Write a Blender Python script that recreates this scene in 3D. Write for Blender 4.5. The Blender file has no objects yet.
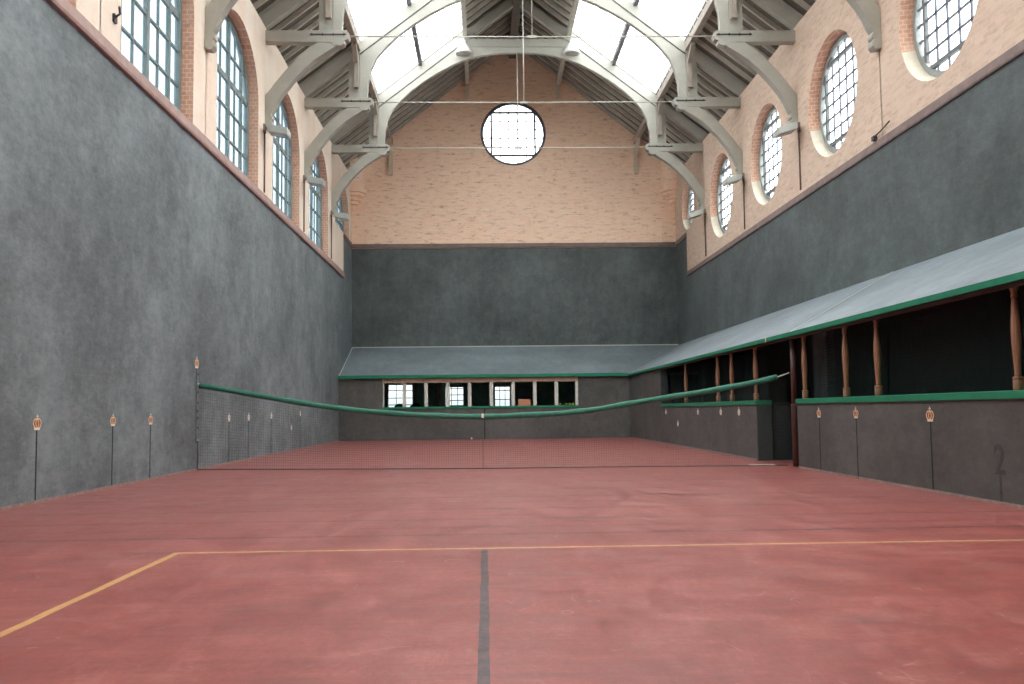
import bpy, bmesh, math, random
from mathutils import Vector, Matrix
from mathutils.geometry import tessellate_polygon
random.seed(7)
sc = bpy.context.scene
COL = sc.collection

# ------------------------------------------------------------------ layout (metres)
W = 9.75          # court floor width
XR = 12.07        # upper right wall
YD = 31.91        # dedans wall
YB = 35.09        # gable wall
YN = -0.95        # wall behind the camera
CX = XR / 2
ZG = 5.60         # top of grey plaster on the side walls
ZW = 9.65         # wall plate
TR = [12.0, 16.6, 21.2, 25.85, 30.45]   # truss positions
def deck_z(x):
    x = min(x, XR - x)
    return 10.12 + 0.775 * x

# ------------------------------------------------------------------ materials
def new_mat(name):
    m = bpy.data.materials.new(name); m.use_nodes = True
    nt = m.node_tree
    b = nt.nodes['Principled BSDF']
    return m, nt, b
def lnk(nt, a, b): nt.links.new(a, b)
def noise(nt, scale, detail=4, rough=0.6, vec=None, stretch=None):
    n = nt.nodes.new('ShaderNodeTexNoise'); n.inputs['Scale'].default_value = scale
    n.inputs['Detail'].default_value = detail; n.inputs['Roughness'].default_value = rough
    if vec is None:
        tc = nt.nodes.new('ShaderNodeTexCoord'); vec = tc.outputs['Object']
    if stretch:
        mp = nt.nodes.new('ShaderNodeMapping'); mp.inputs['Scale'].default_value = stretch
        lnk(nt, vec, mp.inputs['Vector']); vec = mp.outputs['Vector']
    lnk(nt, vec, n.inputs['Vector'])
    return n.outputs['Fac']
def ramp(nt, fac, stops):
    r = nt.nodes.new('ShaderNodeValToRGB'); e = r.color_ramp.elements
    while len(e) < len(stops): e.new(0.5)
    for i, (p, c) in enumerate(stops):
        e[i].position = p; e[i].color = (*c, 1) if len(c) == 3 else c
    lnk(nt, fac, r.inputs['Fac']); return r.outputs['Color']
def mixc(nt, fac, a, b, mode='MIX'):
    m = nt.nodes.new('ShaderNodeMix'); m.data_type = 'RGBA'; m.blend_type = mode
    for s, v in ((m.inputs['Factor'], fac), (m.inputs['A'], a), (m.inputs['B'], b)):
        pass
    def put(sock, v):
        if isinstance(v, (int, float)): sock.default_value = v
        elif isinstance(v, tuple): sock.default_value = (*v, 1)
        else: lnk(nt, v, sock)
    put(m.inputs[0], fac); put(m.inputs[6], a); put(m.inputs[7], b)
    return m.outputs[2]
def math_(nt, op, a, b=None, clamp=False):
    m = nt.nodes.new('ShaderNodeMath'); m.operation = op; m.use_clamp = clamp
    for i, v in enumerate((a, b)):
        if v is None: continue
        if isinstance(v, (int, float)): m.inputs[i].default_value = v
        else: lnk(nt, v, m.inputs[i])
    return m.outputs[0]
def bump(nt, bsdf, h, strength, dist=0.01):
    b = nt.nodes.new('ShaderNodeBump'); b.inputs['Strength'].default_value = strength
    b.inputs['Distance'].default_value = dist
    lnk(nt, h, b.inputs['Height']); lnk(nt, b.outputs['Normal'], bsdf.inputs['Normal'])

def painted(name, c, rough=0.5, var=0.15, scale=6, spec=0.4, metal=0.0):
    m, nt, b = new_mat(name)
    f = noise(nt, scale, 5, 0.65)
    lo = tuple(x * (1 - var) for x in c); hi = tuple(min(1, x * (1 + var)) for x in c)
    lnk(nt, ramp(nt, f, [(0.3, lo), (0.7, hi)]), b.inputs['Base Color'])
    b.inputs['Roughness'].default_value = rough; b.inputs['Metallic'].default_value = metal
    b.inputs['Specular IOR Level'].default_value = spec
    bump(nt, b, noise(nt, scale * 8, 3), 0.12, 0.004)
    return m

def wood(name, c, rough=0.4):
    m, nt, b = new_mat(name)
    f = noise(nt, 9, 6, 0.7, stretch=(6, 6, 0.5))
    lo = tuple(x * 0.55 for x in c); hi = tuple(min(1, x * 1.35) for x in c)
    lnk(nt, ramp(nt, f, [(0.3, lo), (0.7, hi)]), b.inputs['Base Color'])
    b.inputs['Roughness'].default_value = rough
    bump(nt, b, f, 0.15, 0.004)
    return m

def plaster(name, c, blotch=0.35, rough=0.62, spec=0.35, streak=0.25):
    """dark court cement: mottled, with ball marks and vertical scuffs"""
    m, nt, b = new_mat(name)
    big = noise(nt, 0.45, 6, 0.62)
    mid = noise(nt, 3.2, 7, 0.8, stretch=(1, 0.5, 1))
    fine = noise(nt, 15, 6, 0.9, stretch=(1, 0.36, 0.9))
    vert = noise(nt, 2.2, 6, 0.75, stretch=(2.2, 1.0, 0.5))
    s = math_(nt, 'ADD', math_(nt, 'MULTIPLY', big, 0.36), math_(nt, 'MULTIPLY', mid, 0.24))
    s = math_(nt, 'ADD', s, math_(nt, 'MULTIPLY', fine, 0.26))
    s = math_(nt, 'ADD', s, math_(nt, 'MULTIPLY', vert, 0.14))
    lo = tuple(x * (1 - blotch) for x in c); hi = tuple(x * (1 + blotch * 1.25) for x in c)
    col = ramp(nt, s, [(0.42, lo), (0.5, c), (0.58, hi)])
    # pale round ball marks
    v = nt.nodes.new('ShaderNodeTexVoronoi'); v.inputs['Scale'].default_value = 3.4
    tc = nt.nodes.new('ShaderNodeTexCoord'); lnk(nt, tc.outputs['Object'], v.inputs['Vector'])
    dots = ramp(nt, v.outputs['Distance'], [(0.05, (1, 1, 1)), (0.15, (0, 0, 0))])
    dfac = math_(nt, 'MULTIPLY', dots, math_(nt, 'MULTIPLY', mid, 0.22))
    col = mixc(nt, dfac, col, tuple(min(1, x * 2.0) for x in c))
    lnk(nt, col, b.inputs['Base Color'])
    b.inputs['Roughness'].default_value = rough; b.inputs['Specular IOR Level'].default_value = spec
    bump(nt, b, fine, 0.18, 0.006)
    return m

def brick(name, c1, c2, mortar, dark, bw=0.23, rh=0.078, dark_amt=0.5, wash=None, wash_amt=0.0):
    m, nt, b = new_mat(name)
    tc = nt.nodes.new('ShaderNodeTexCoord'); sp = nt.nodes.new('ShaderNodeSeparateXYZ')
    lnk(nt, tc.outputs['Object'], sp.inputs[0])
    ge = nt.nodes.new('ShaderNodeNewGeometry'); sn = nt.nodes.new('ShaderNodeSeparateXYZ')
    lnk(nt, ge.outputs['True Normal'], sn.inputs[0])
    isx = math_(nt, 'GREATER_THAN', math_(nt, 'ABSOLUTE', sn.outputs[0]), 0.6)
    u = nt.nodes.new('ShaderNodeMix'); u.data_type = 'FLOAT'
    lnk(nt, isx, u.inputs[0]); lnk(nt, sp.outputs[0], u.inputs[2]); lnk(nt, sp.outputs[1], u.inputs[3])
    cb = nt.nodes.new('ShaderNodeCombineXYZ')
    lnk(nt, u.outputs[0], cb.inputs[0]); lnk(nt, sp.outputs[2], cb.inputs[1])
    br = nt.nodes.new('ShaderNodeTexBrick')
    lnk(nt, cb.outputs[0], br.inputs['Vector'])
    br.inputs['Scale'].default_value = 1; br.inputs['Brick Width'].default_value = bw
    br.inputs['Row Height'].default_value = rh; br.inputs['Mortar Size'].default_value = 0.009
    br.inputs['Mortar Smooth'].default_value = 0.3; br.inputs['Bias'].default_value = -0.1
    br.inputs['Color1'].default_value = (*c1, 1); br.inputs['Color2'].default_value = (*c2, 1)
    br.inputs['Mortar'].default_value = (*mortar, 1)
    col = br.outputs['Color']
    # dark, horizontally stretched weathered bricks
    f = noise(nt, 2.0, 6, 0.8, vec=cb.outputs[0], stretch=(1.3, 5.0, 1))
    fac = ramp(nt, f, [(0.53, (0, 0, 0)), (0.66, (1, 1, 1))])
    col = mixc(nt, math_(nt, 'MULTIPLY', fac, dark_amt), col, dark)
    f2 = noise(nt, 0.7, 5, 0.6)
    col = mixc(nt, math_(nt, 'MULTIPLY', ramp(nt, f2, [(0.4, (0, 0, 0)), (0.62, (1, 1, 1))]), 0.28), col, mortar)
    if wash:
        f3 = noise(nt, 1.3, 5, 0.6, stretch=(1, 1, 0.4))
        col = mixc(nt, math_(nt, 'MULTIPLY', ramp(nt, f3, [(0.3, (0.35, 0.35, 0.35)), (0.6, (1, 1, 1))]), wash_amt), col, wash)
    lnk(nt, col, b.inputs['Base Color'])
    b.inputs['Roughness'].default_value = 0.85; b.inputs['Specular IOR Level'].default_value = 0.2
    bump(nt, b, br.outputs['Fac'], -0.35, 0.008)
    return m

def floor_material():
    m, nt, b = new_mat('court_floor')
    tc = nt.nodes.new('ShaderNodeTexCoord'); sp = nt.nodes.new('ShaderNodeSeparateXYZ')
    lnk(nt, tc.outputs['Object'], sp.inputs[0])
    X, Y = sp.outputs[0], sp.outputs[1]
    big = noise(nt, 0.5, 6, 0.65)
    mid = noise(nt, 3.4, 8, 0.82, stretch=(1, 0.55, 1))
    st = noise(nt, 2.6, 7, 0.78, stretch=(0.5, 2.2, 1))
    fine = noise(nt, 30, 5, 0.9, stretch=(1, 0.4, 1))
    s = math_(nt, 'ADD', math_(nt, 'MULTIPLY', big, 0.22), math_(nt, 'MULTIPLY', mid, 0.30))
    s = math_(nt, 'ADD', s, math_(nt, 'MULTIPLY', st, 0.20))
    s = math_(nt, 'ADD', s, math_(nt, 'MULTIPLY', fine, 0.28))
    col = ramp(nt, s, [(0.41, (0.215, 0.050, 0.044)), (0.5, (0.315, 0.071, 0.060)), (0.59, (0.425, 0.138, 0.115))])
    # grey worn patches
    g = ramp(nt, noise(nt, 1.4, 6, 0.7, stretch=(0.7, 1.6, 1)), [(0.55, (0, 0, 0)), (0.72, (1, 1, 1))])
    col = mixc(nt, math_(nt, 'MULTIPLY', g, 0.35), col, (0.27, 0.165, 0.155))
    # transverse sweeping streaks and small pale scuffs
    tr = noise(nt, 3.0, 7, 0.75, stretch=(0.22, 3.4, 1))
    col = mixc(nt, math_(nt, 'MULTIPLY', ramp(nt, tr, [(0.52, (0, 0, 0)), (0.66, (1, 1, 1))]), 0.42), col, (0.150, 0.062, 0.058))
    sc2 = noise(nt, 9, 6, 0.8, stretch=(0.8, 0.8, 1))
    col = mixc(nt, math_(nt, 'MULTIPLY', ramp(nt, sc2, [(0.60, (0, 0, 0)), (0.72, (1, 1, 1))]), 0.45), col, (0.46, 0.24, 0.21))
    # far half is greyer: haze of its reflections painted into the colour
    far = nt.nodes.new('ShaderNodeMapRange'); lnk(nt, Y, far.inputs[0])
    far.inputs[1].default_value = 5.5; far.inputs[2].default_value = 11
    far.inputs[3].default_value = 0; far.inputs[4].default_value = 0.28
    col = mixc(nt, far.outputs[0], col, (0.24, 0.125, 0.115))
    # scratches: thin lines where a warped wave crosses
    for k, (rz, sc_, amt) in enumerate([(0.5, 0.9, 0.35), (2.1, 0.7, 0.3), (1.1, 1.3, 0.22)]):
        mp = nt.nodes.new('ShaderNodeMapping'); mp.inputs['Rotation'].default_value = (0, 0, rz)
        mp.inputs['Location'].default_value = (k * 3.1, k * 1.7, 0)
        lnk(nt, tc.outputs['Object'], mp.inputs['Vector'])
        v = nt.nodes.new('ShaderNodeTexNoise'); v.inputs['Scale'].default_value = sc_
        v.inputs['Detail'].default_value = 2.5; lnk(nt, mp.outputs['Vector'], v.inputs['Vector'])
        d = math_(nt, 'ABSOLUTE', math_(nt, 'SUBTRACT', v.outputs['Fac'], 0.5))
        line = math_(nt, 'LESS_THAN', d, 0.0012)
        brk = math_(nt, 'GREATER_THAN', noise(nt, 2.2 + k, 4, 0.6), 0.56)
        col = mixc(nt, math_(nt, 'MULTIPLY', math_(nt, 'MULTIPLY', line, brk), amt), col, (0.6, 0.36, 0.32))
    wob = math_(nt, 'MULTIPLY', math_(nt, 'SUBTRACT', noise(nt, 1.6, 2, 0.5), 0.5), 0.028)
    wear = ramp(nt, noise(nt, 14, 5, 0.8), [(0.40, (0, 0, 0)), (0.56, (1, 1, 1))])
    def band(v, lo, hi):
        return math_(nt, 'MULTIPLY', math_(nt, 'GREATER_THAN', v, lo), math_(nt, 'LESS_THAN', v, hi))
    Yw = math_(nt, 'ADD', Y, wob); Xw = math_(nt, 'ADD', X, wob)
    def rect(x0, x1, y0, y1, c, amt, worn=0.3, base=0.7):
        nonlocal col
        f = math_(nt, 'MULTIPLY', band(Xw, x0, x1), band(Yw, y0, y1))
        f = math_(nt, 'MULTIPLY', f, math_(nt, 'ADD', math_(nt, 'MULTIPLY', wear, worn), base))
        col = mixc(nt, math_(nt, 'MULTIPLY', f, amt), col, c)
    dk = (0.035, 0.030, 0.030)
    for y, a in [(7.38, .8), (7.85, .3), (8.42, .7), (9.30, .45), (9.95, .35), (10.55, .55), (11.5, .4), (12.67, .5), (14.08, .5), (18.35, .3), (20.2, .3), (21.9, .3), (24.1, .3), (25.3, .3), (27.5, .25)]:
        hw = 0.030 if y < 9 else 0.045
        rect(0, W, y - hw, y + hw, dk, a * .95, 0.5, 0.5)
    rect(0, 2.75, 6.63, 6.66, dk, .5, 0.6, 0.4)
    rect(4.2, 9.0, 7.78, 7.82, dk, .35, 0.8, 0.1)
    rect(4.848, 4.893, -1, 6.58, (0.040, 0.044, 0.052), 1.0, 0.35, 0.62)
    rect(2.75, 2.80, -1, 6.66, (0.66, 0.37, 0.13), 1.0, 0.25, 0.75)
    rect(2.745, W, 6.61, 6.665, (0.66, 0.37, 0.16), 1.0, 0.4, 0.55)
    lnk(nt, col, b.inputs['Base Color'])
    rr = nt.nodes.new('ShaderNodeMapRange'); lnk(nt, mid, rr.inputs[0])
    rr.inputs[1].default_value = 0.3; rr.inputs[2].default_value = 0.7
    rr.inputs[3].default_value = 0.26; rr.inputs[4].default_value = 0.44
    lnk(nt, rr.outputs[0], b.inputs['Roughness'])
    b.inputs['Specular IOR Level'].default_value = 0.42
    bump(nt, b, noise(nt, 9, 4, 0.7), 0.12, 0.01)
    return m

def glass_mat(name, tint, diffuse=0.0, dcol=(0.8, 0.85, 0.85), gloss=0.06):
    m = bpy.data.materials.new(name); m.use_nodes = True; nt = m.node_tree
    nt.nodes.clear()
    out = nt.nodes.new('ShaderNodeOutputMaterial')
    t = nt.nodes.new('ShaderNodeBsdfTransparent'); t.inputs[0].default_value = (*tint, 1)
    g = nt.nodes.new('ShaderNodeBsdfGlossy'); g.inputs['Roughness'].default_value = 0.08
    mx = nt.nodes.new('ShaderNodeMixShader'); mx.inputs[0].default_value = gloss
    lnk(nt, t.outputs[0], mx.inputs[1]); lnk(nt, g.outputs[0], mx.inputs[2])
    last = mx.outputs[0]
    if diffuse > 0:
        d = nt.nodes.new('ShaderNodeBsdfTranslucent')
        f = noise(nt, 1.2, 5, 0.6)
        lnk(nt, ramp(nt, f, [(0.3, tuple(x * .85 for x in dcol)), (0.7, dcol)]), d.inputs[0])
        m2 = nt.nodes.new('ShaderNodeMixShader'); m2.inputs[0].default_value = diffuse
        lnk(nt, last, m2.inputs[1]); lnk(nt, d.outputs[0], m2.inputs[2]); last = m2.outputs[0]
    lnk(nt, last, out.inputs[0]); return m

M = {}
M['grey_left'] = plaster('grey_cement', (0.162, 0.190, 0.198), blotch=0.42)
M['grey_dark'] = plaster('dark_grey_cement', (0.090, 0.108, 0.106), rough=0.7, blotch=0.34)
M['grey_low'] = plaster('charcoal_cement', (0.100, 0.100, 0.094), rough=0.66, blotch=0.3)
M['brick_l'] = brick('cream_washed_brick', (0.78, 0.52, 0.36), (0.84, 0.60, 0.43), (0.82, 0.64, 0.49), (0.52, 0.31, 0.22), dark_amt=0.45, wash=(0.88, 0.82, 0.71), wash_amt=0.75)
M['brick_r'] = brick('pale_pink_brick', (0.59, 0.44, 0.33), (0.70, 0.54, 0.42), (0.66, 0.52, 0.41), (0.34, 0.23, 0.18), dark_amt=0.65)
M['brick_b'] = brick('salmon_brick', (0.92, 0.62, 0.44), (0.96, 0.72, 0.53), (0.94, 0.73, 0.56), (0.34, 0.19, 0.13), dark_amt=0.8)
M['brick_j'] = brick('red_brick_jamb', (0.58, 0.30, 0.20), (0.66, 0.39, 0.27), (0.70, 0.52, 0.40), (0.38, 0.19, 0.14), bw=0.115, rh=0.078, dark_amt=0.7)
M['cream'] = painted('cream_render', (0.70, 0.64, 0.52), 0.8, 0.1, 3)
M['ledge_brown'] = painted('brown_pink_ledge', (0.36, 0.245, 0.215), 0.7, 0.18, 5)
M['ledge_dark'] = painted('brown_grey_ledge', (0.20, 0.145, 0.13), 0.7, 0.2, 5)
M['truss'] = painted('sage_grey_paint', (0.395, 0.392, 0.338), 0.55, 0.10, 2.5)
M['rafter'] = painted('pale_grey_timber', (0.46, 0.44, 0.37), 0.7, 0.14, 4)
M['purlin'] = painted('brown_grey_timber', (0.36, 0.315, 0.26), 0.7, 0.14, 4)
M['deck'] = painted('roof_boarding', (0.15, 0.135, 0.11), 0.85, 0.2, 6)
M['iron_dark'] = painted('dark_iron', (0.07, 0.07, 0.075), 0.5, 0.2, 10, metal=0.6)
M['iron_pale'] = painted('pale_painted_iron', (0.66, 0.65, 0.56), 0.5, 0.08, 10)
M['bar_dark'] = painted('halation_blue_bars', (0.10, 0.115, 0.14), 0.5, 0.15, 8)  # blue cast of window halation put into the bar colour
M['frame_teal'] = painted('grey_green_frame', (0.20, 0.255, 0.25), 0.5, 0.12, 5)
M['frame_dark'] = painted('dark_window_bar', (0.125, 0.135, 0.135), 0.5, 0.12, 5)
M['frame_grey'] = painted('grey_window_frame', (0.26, 0.28, 0.26), 0.5, 0.12, 5)
M['glaze'] = painted('white_glazing_bar', (0.80, 0.81, 0.79), 0.5, 0.05, 5)
M['mullion'] = painted('backlit_skylight_bar', (0.13, 0.13, 0.135), 0.6, 0.15, 6)  # backlit darkness of the middle purlin put into the colour
M['pent'] = plaster('grey_penthouse_boards', (0.180, 0.218, 0.236), blotch=0.22, rough=0.55)
M['green'] = painted('bright_green_paint', (0.010, 0.205, 0.105), 0.5, 0.12, 6)
M['green_cloth'] = painted('green_net_band', (0.045, 0.180, 0.125), 0.75, 0.18, 14)
M['seam'] = painted('pale_seam', (0.50, 0.53, 0.50), 0.7, 0.1, 8)
M['oak'] = wood('turned_oak', (0.34, 0.175, 0.105), 0.38)
M['redwood'] = wood('red_brown_pole', (0.105, 0.050, 0.042), 0.45)
M['header'] = wood('dark_header', (0.07, 0.05, 0.038), 0.6)
M['lintel'] = wood('light_lintel', (0.40, 0.29, 0.20), 0.6)
M['post_cream'] = painted('cream_grey_post', (0.64, 0.65, 0.58), 0.6, 0.1, 8)
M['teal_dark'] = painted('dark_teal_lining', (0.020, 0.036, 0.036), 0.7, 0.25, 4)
M['room_green'] = painted('dark_green_room_wall', (0.34, 0.60, 0.52), 0.7, 0.25, 2)
M['jamb_teal'] = painted('jamb_dark_teal', (0.045, 0.066, 0.064), 0.6, 0.2, 4)
M['bracket'] = painted('pale_bracket_timber', (0.62, 0.56, 0.45), 0.7, 0.1, 5)
M['part_teal'] = painted('partition_teal', (0.026, 0.044, 0.042), 0.6, 0.2, 4)
M['rod'] = painted('grey_painted_rod', (0.46, 0.46, 0.40), 0.5, 0.08, 10)
M['teal_mid'] = painted('grey_teal_board', (0.10, 0.135, 0.14), 0.6, 0.15, 4)
M['net'] = painted('black_twine', (0.10, 0.10, 0.10), 0.9, 0.1, 30)
M['net_g'] = painted('dark_green_twine', (0.016, 0.034, 0.032), 0.9, 0.1, 30)
M['crown_gold'] = painted('crown_orange_gold', (0.88, 0.60, 0.38), 0.6, 0.15, 40)
M['crown_white'] = painted('crown_cream_white', (0.80, 0.74, 0.64), 0.6, 0.05, 40)
M['crown_red'] = painted('crown_brown_red', (0.34, 0.135, 0.06), 0.7, 0.15, 40)
M['chase'] = painted('black_chase_paint', (0.022, 0.024, 0.026), 0.8, 0.2, 20)
M['chase_faint'] = painted('worn_black_paint', (0.066, 0.068, 0.064), 0.8, 0.35, 14)
M['lamp_grey'] = painted('lamp_grey_metal', (0.42, 0.44, 0.40), 0.4, 0.08, 12)
M['lamp_face'] = painted('lamp_lens_grey', (0.20, 0.21, 0.20), 0.25, 0.08, 12)
M['enamel'] = painted('white_enamel', (0.82, 0.83, 0.80), 0.3, 0.04, 10)
M['curtain'] = painted('cream_curtain', (0.62, 0.56, 0.47), 0.9, 0.1, 8)
M['white'] = painted('white_paint', (0.80, 0.80, 0.76), 0.5, 0.04, 8)
M['salmon'] = painted('salmon_cloth', (0.80, 0.33, 0.20), 0.8, 0.08, 8)
M['chair'] = painted('black_leather', (0.012, 0.012, 0.014), 0.45, 0.2, 12)
M['ball'] = painted('yellow_green_felt', (0.42, 0.52, 0.07), 0.95, 0.1, 60)
M['dust'] = painted('pinkish_dust_edge', (0.33, 0.21, 0.185), 0.85, 0.25, 12)
M['floor'] = floor_material()
M['room_floor'] = painted('brown_room_floor', (0.10, 0.07, 0.05), 0.6, 0.2, 5)
M['sky_glass'] = glass_mat('frosted_skylight_glass', (0.97, 0.98, 0.98), 0.30, (0.95, 0.96, 0.96))
M['win_glass'] = glass_mat('clear_window_glass', (0.92, 0.95, 0.96))
M['win_glass_blue'] = glass_mat('dusty_blue_window_glass', (0.140, 0.172, 0.190), 0.12, (0.30, 0.39, 0.43))
M['room_glass'] = glass_mat('room_window_glass', (0.20, 0.225, 0.225))

# ------------------------------------------------------------------ mesh helpers
class MB:
    def __init__(s, off=(0, 0, 0)):
        s.v = []; s.f = []; s.mi = []; s.off = Vector(off); s.cur = 0; s.sm = []; s.smooth = False
    def vert(s, p): s.v.append(tuple(Vector(p) - s.off)); return len(s.v) - 1
    def face(s, idx): s.f.append(tuple(idx)); s.mi.append(s.cur); s.sm.append(s.smooth)
    def quad(s, *pts): s.face([s.vert(p) for p in pts])
    def box(s, x0, x1, y0, y1, z0, z1):
        i = [s.vert(p) for p in ((x0, y0, z0), (x1, y0, z0), (x1, y1, z0), (x0, y1, z0), (x0, y0, z1), (x1, y0, z1), (x1, y1, z1), (x0, y1, z1))]
        for q in ((0, 3, 2, 1), (4, 5, 6, 7), (0, 1, 5, 4), (1, 2, 6, 5), (2, 3, 7, 6), (3, 0, 4, 7)): s.face([i[k] for k in q])
        return s
    def bar(s, a, b, w, d, up=(0, 0, 1)):
        a = Vector(a); b = Vector(b); t = (b - a).normalized(); u = Vector(up)
        if abs(t.dot(u)) > 0.95: u = Vector((0, 1, 0))
        r = t.cross(u).normalized(); u = r.cross(t).normalized()
        c = []
        for p in (a, b):
            for sx, sy in ((-1, -1), (1, -1), (1, 1), (-1, 1)): c.append(s.vert(p + r * sx * w / 2 + u * sy * d / 2))
        for q in ((3, 2, 1, 0), (4, 5, 6, 7), (0, 1, 5, 4), (1, 2, 6, 5), (2, 3, 7, 6), (3, 0, 4, 7)): s.face([c[k] for k in q])
        return s
    def prism_xz(s, poly, y0, y1):
        n = len(poly)
        a = [s.vert((x, y0, z)) for x, z in poly]; b = [s.vert((x, y1, z)) for x, z in poly]
        tri = tessellate_polygon([[Vector((x, z, 0)) for x, z in poly]])
        for t in tri:
            s.face([a[k] for k in t]); s.face([b[k] for k in reversed(t)])
        for i in range(n):
            j = (i + 1) % n; s.face([a[i], a[j], b[j], b[i]])
        return s
    def tube(s, pts, r, n=8, rfun=None):
        pts = [Vector(p) for p in pts]; rings = []; sm = s.smooth; s.smooth = True
        for k, p in enumerate(pts):
            t = (pts[min(k + 1, len(pts) - 1)] - pts[max(k - 1, 0)]).normalized()
            u = Vector((0, 0, 1)) if abs(t.z) < 0.9 else Vector((0, 1, 0))
            a = t.cross(u).normalized(); b = a.cross(t)
            rr = rfun(k) if rfun else r
            rings.append([s.vert(p + a * math.cos(2 * math.pi * i / n) * rr + b * math.sin(2 * math.pi * i / n) * rr) for i in range(n)])
        for k in range(len(rings) - 1):
            for i in range(n):
                j = (i + 1) % n; s.face([rings[k][i], rings[k][j], rings[k + 1][j], rings[k + 1][i]])
        s.smooth = sm
        s.face(rings[0][::-1]); s.face(rings[-1]); return s
    def lathe(s, prof, c, n=16, a0=0, a1=2 * math.pi):
        cx, cy, cz = c; rings = []; full = abs(a1 - a0 - 2 * math.pi) < 1e-6; sm = s.smooth; s.smooth = True
        m = n if full else n + 1
        for r, z in prof:
            rings.append([s.vert((cx + r * math.cos(a0 + (a1 - a0) * i / n), cy + r * math.sin(a0 + (a1 - a0) * i / n), cz + z)) for i in range(m)])
        for k in range(len(rings) - 1):
            for i in range(n):
                j = (i + 1) % m; s.face([rings[k][i], rings[k][j], rings[k + 1][j], rings[k + 1][i]])
        s.smooth = sm
        if prof[0][0] > 1e-4: s.face(rings[0][::-1])
        if prof[-1][0] > 1e-4: s.face(rings[-1])
        return s
    def build(s, name, mats, parent=None, label=None, bevel=0):
        if not isinstance(mats, (list, tuple)): mats = [mats]
        me = bpy.data.meshes.new(name); me.from_pydata(s.v, [], s.f)
        for m in mats: me.materials.append(m)
        me.polygons.foreach_set('material_index', s.mi); me.polygons.foreach_set('use_smooth', s.sm)
        bm = bmesh.new(); bm.from_mesh(me); bmesh.ops.remove_doubles(bm, verts=bm.verts, dist=1e-5) if len(s.v) < 20000 else None
        bmesh.ops.recalc_face_normals(bm, faces=bm.faces); bm.to_mesh(me); bm.free()
        o = bpy.data.objects.new(name, me); COL.objects.link(o)
        if parent: o.parent = parent
        else: o.location = s.off
        if label: o['label'] = label
        if bevel:
            b = o.modifiers.new('bevel', 'BEVEL'); b.width = bevel; b.segments = 2; b.limit_method = 'ANGLE'
        return o
def empty(name, loc, label, cat, group=None):
    o = bpy.data.objects.new(name, None); COL.objects.link(o); o.location = loc; o.empty_display_size = 0.2
    return tag(o, label, cat, group)
def tag(o, label, cat, group=None):
    o['label'] = label; o['category'] = cat
    if group: o['group'] = group
    return o
def struct(o): o['kind'] = 'structure'; return o
def copy_tree(o, loc, label):
    r = o.copy(); COL.objects.link(r); r.location = loc; r['label'] = label
    for ch in [c for c in bpy.data.objects if c.parent == o]:
        c = ch.copy(); COL.objects.link(c); c.parent = r
        for g in [x for x in bpy.data.objects if x.parent == ch]:
            d = g.copy(); COL.objects.link(d); d.parent = c
    return r

# ------------------------------------------------------------------ room shell
mb = MB(); mb.box(-0.4, XR + 0.4, YN - 0.3, YD + 0.2, -0.25, 0.0)
mb.cur = 1; mb.box(-0.4, XR + 0.4, YD + 0.2, 38.2, -0.25, 0.0)
struct(mb.build('floor', [M['floor'], M['room_floor']]))

BAYS = [(TR[i] + TR[i + 1]) / 2 for i in range(4)]
BAYS = [9.7] + BAYS + [(TR[4] + YB) / 2]
AW, AS, AR = 1.60, 7.65, 1.30          # arched window half width, spring, rise
def arch_loop(yc, k=1.0, z0=5.83, n=22):
    pts = [(yc - AW * k, z0)]
    for i in range(n + 1):
        a = math.pi - math.pi * i / n
        pts.append((yc + AW * k * math.cos(a), AS + AR * k * math.sin(a)))
    pts.append((yc + AW * k, z0)); return pts
def circ_loop(yc, zc, r, n=40, k=1.0):
    return [(yc + r * math.cos(2 * math.pi * i / n), zc + k * r * math.sin(2 * math.pi * i / n)) for i in range(n)]
def pierced(mb, outer, holes, to3):
    allp = list(outer)
    for h in holes: allp += h
    tri = tessellate_polygon([[Vector((a, b, 0)) for a, b in outer]] + [[Vector((a, b, 0)) for a, b in h] for h in holes])
    base = [mb.vert(to3(a, b)) for a, b in allp]
    for t in tri: mb.face([base[k] for k in t])
def strip(mb, l0, l1, f0, f1, closed=True, sel=None):
    n = len(l0)
    for i in range(n if closed else n - 1):
        j = (i + 1) % n
        if sel: mb.cur = sel(l0[i], l0[j])
        mb.quad(f0(*l0[i]), f0(*l0[j]), f1(*l1[j]), f1(*l1[i]))

# left wall: grey cement below, brick with arched windows above, grey step over the dedans penthouse
mb = MB()
mb.cur = 0
mb.quad((0, YN, 0), (0, YB, 0), (0, YB, ZG), (0, YN, ZG))
mb.quad((0, 33.0, ZG), (0, YB, ZG), (0, YB, 7.07), (0, 33.0, 7.07))
mb.box(-0.5, -0.42, YN, YB, 0, 5.6)
mb.cur = 1
for y in BAYS:
    a, b = y - 2.3, y + 2.33
    if y == BAYS[0]: a = YN
    if y == BAYS[-1]: b = YB
    hole = arch_loop(y) if y < 32 else arch_loop(y, z0=7.2)
    if y > 32: a, b = y - 2.35, YB
    pierced(mb, [(a, ZG), (b, ZG), (b, ZW), (a, ZW)], [hole], lambda p, q: (-0.002 if p > 33 else 0.0, p, q))
    mb.cur = 2
    strip(mb, hole, hole, lambda p, q: (0, p, q), lambda p, q: (-0.30, p, q))
    mb.cur = 1
    strip(mb, hole, hole, lambda p, q: (-0.30, p, q), lambda p, q: (-0.33, p, q))
mb.quad((0, YN, ZW), (0, YB, ZW), (-0.45, YB, ZW), (-0.45, YN, ZW))
mb.cur = 3
mb.quad((-0.45, YN, ZW), (-0.45, YB, ZW), (-0.45, YB, 9.9), (-0.45, YN, 9.9))
struct(mb.build('wall_left', [M['grey_left'], M['brick_l'], M['brick_j'], M['deck']]))

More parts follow.
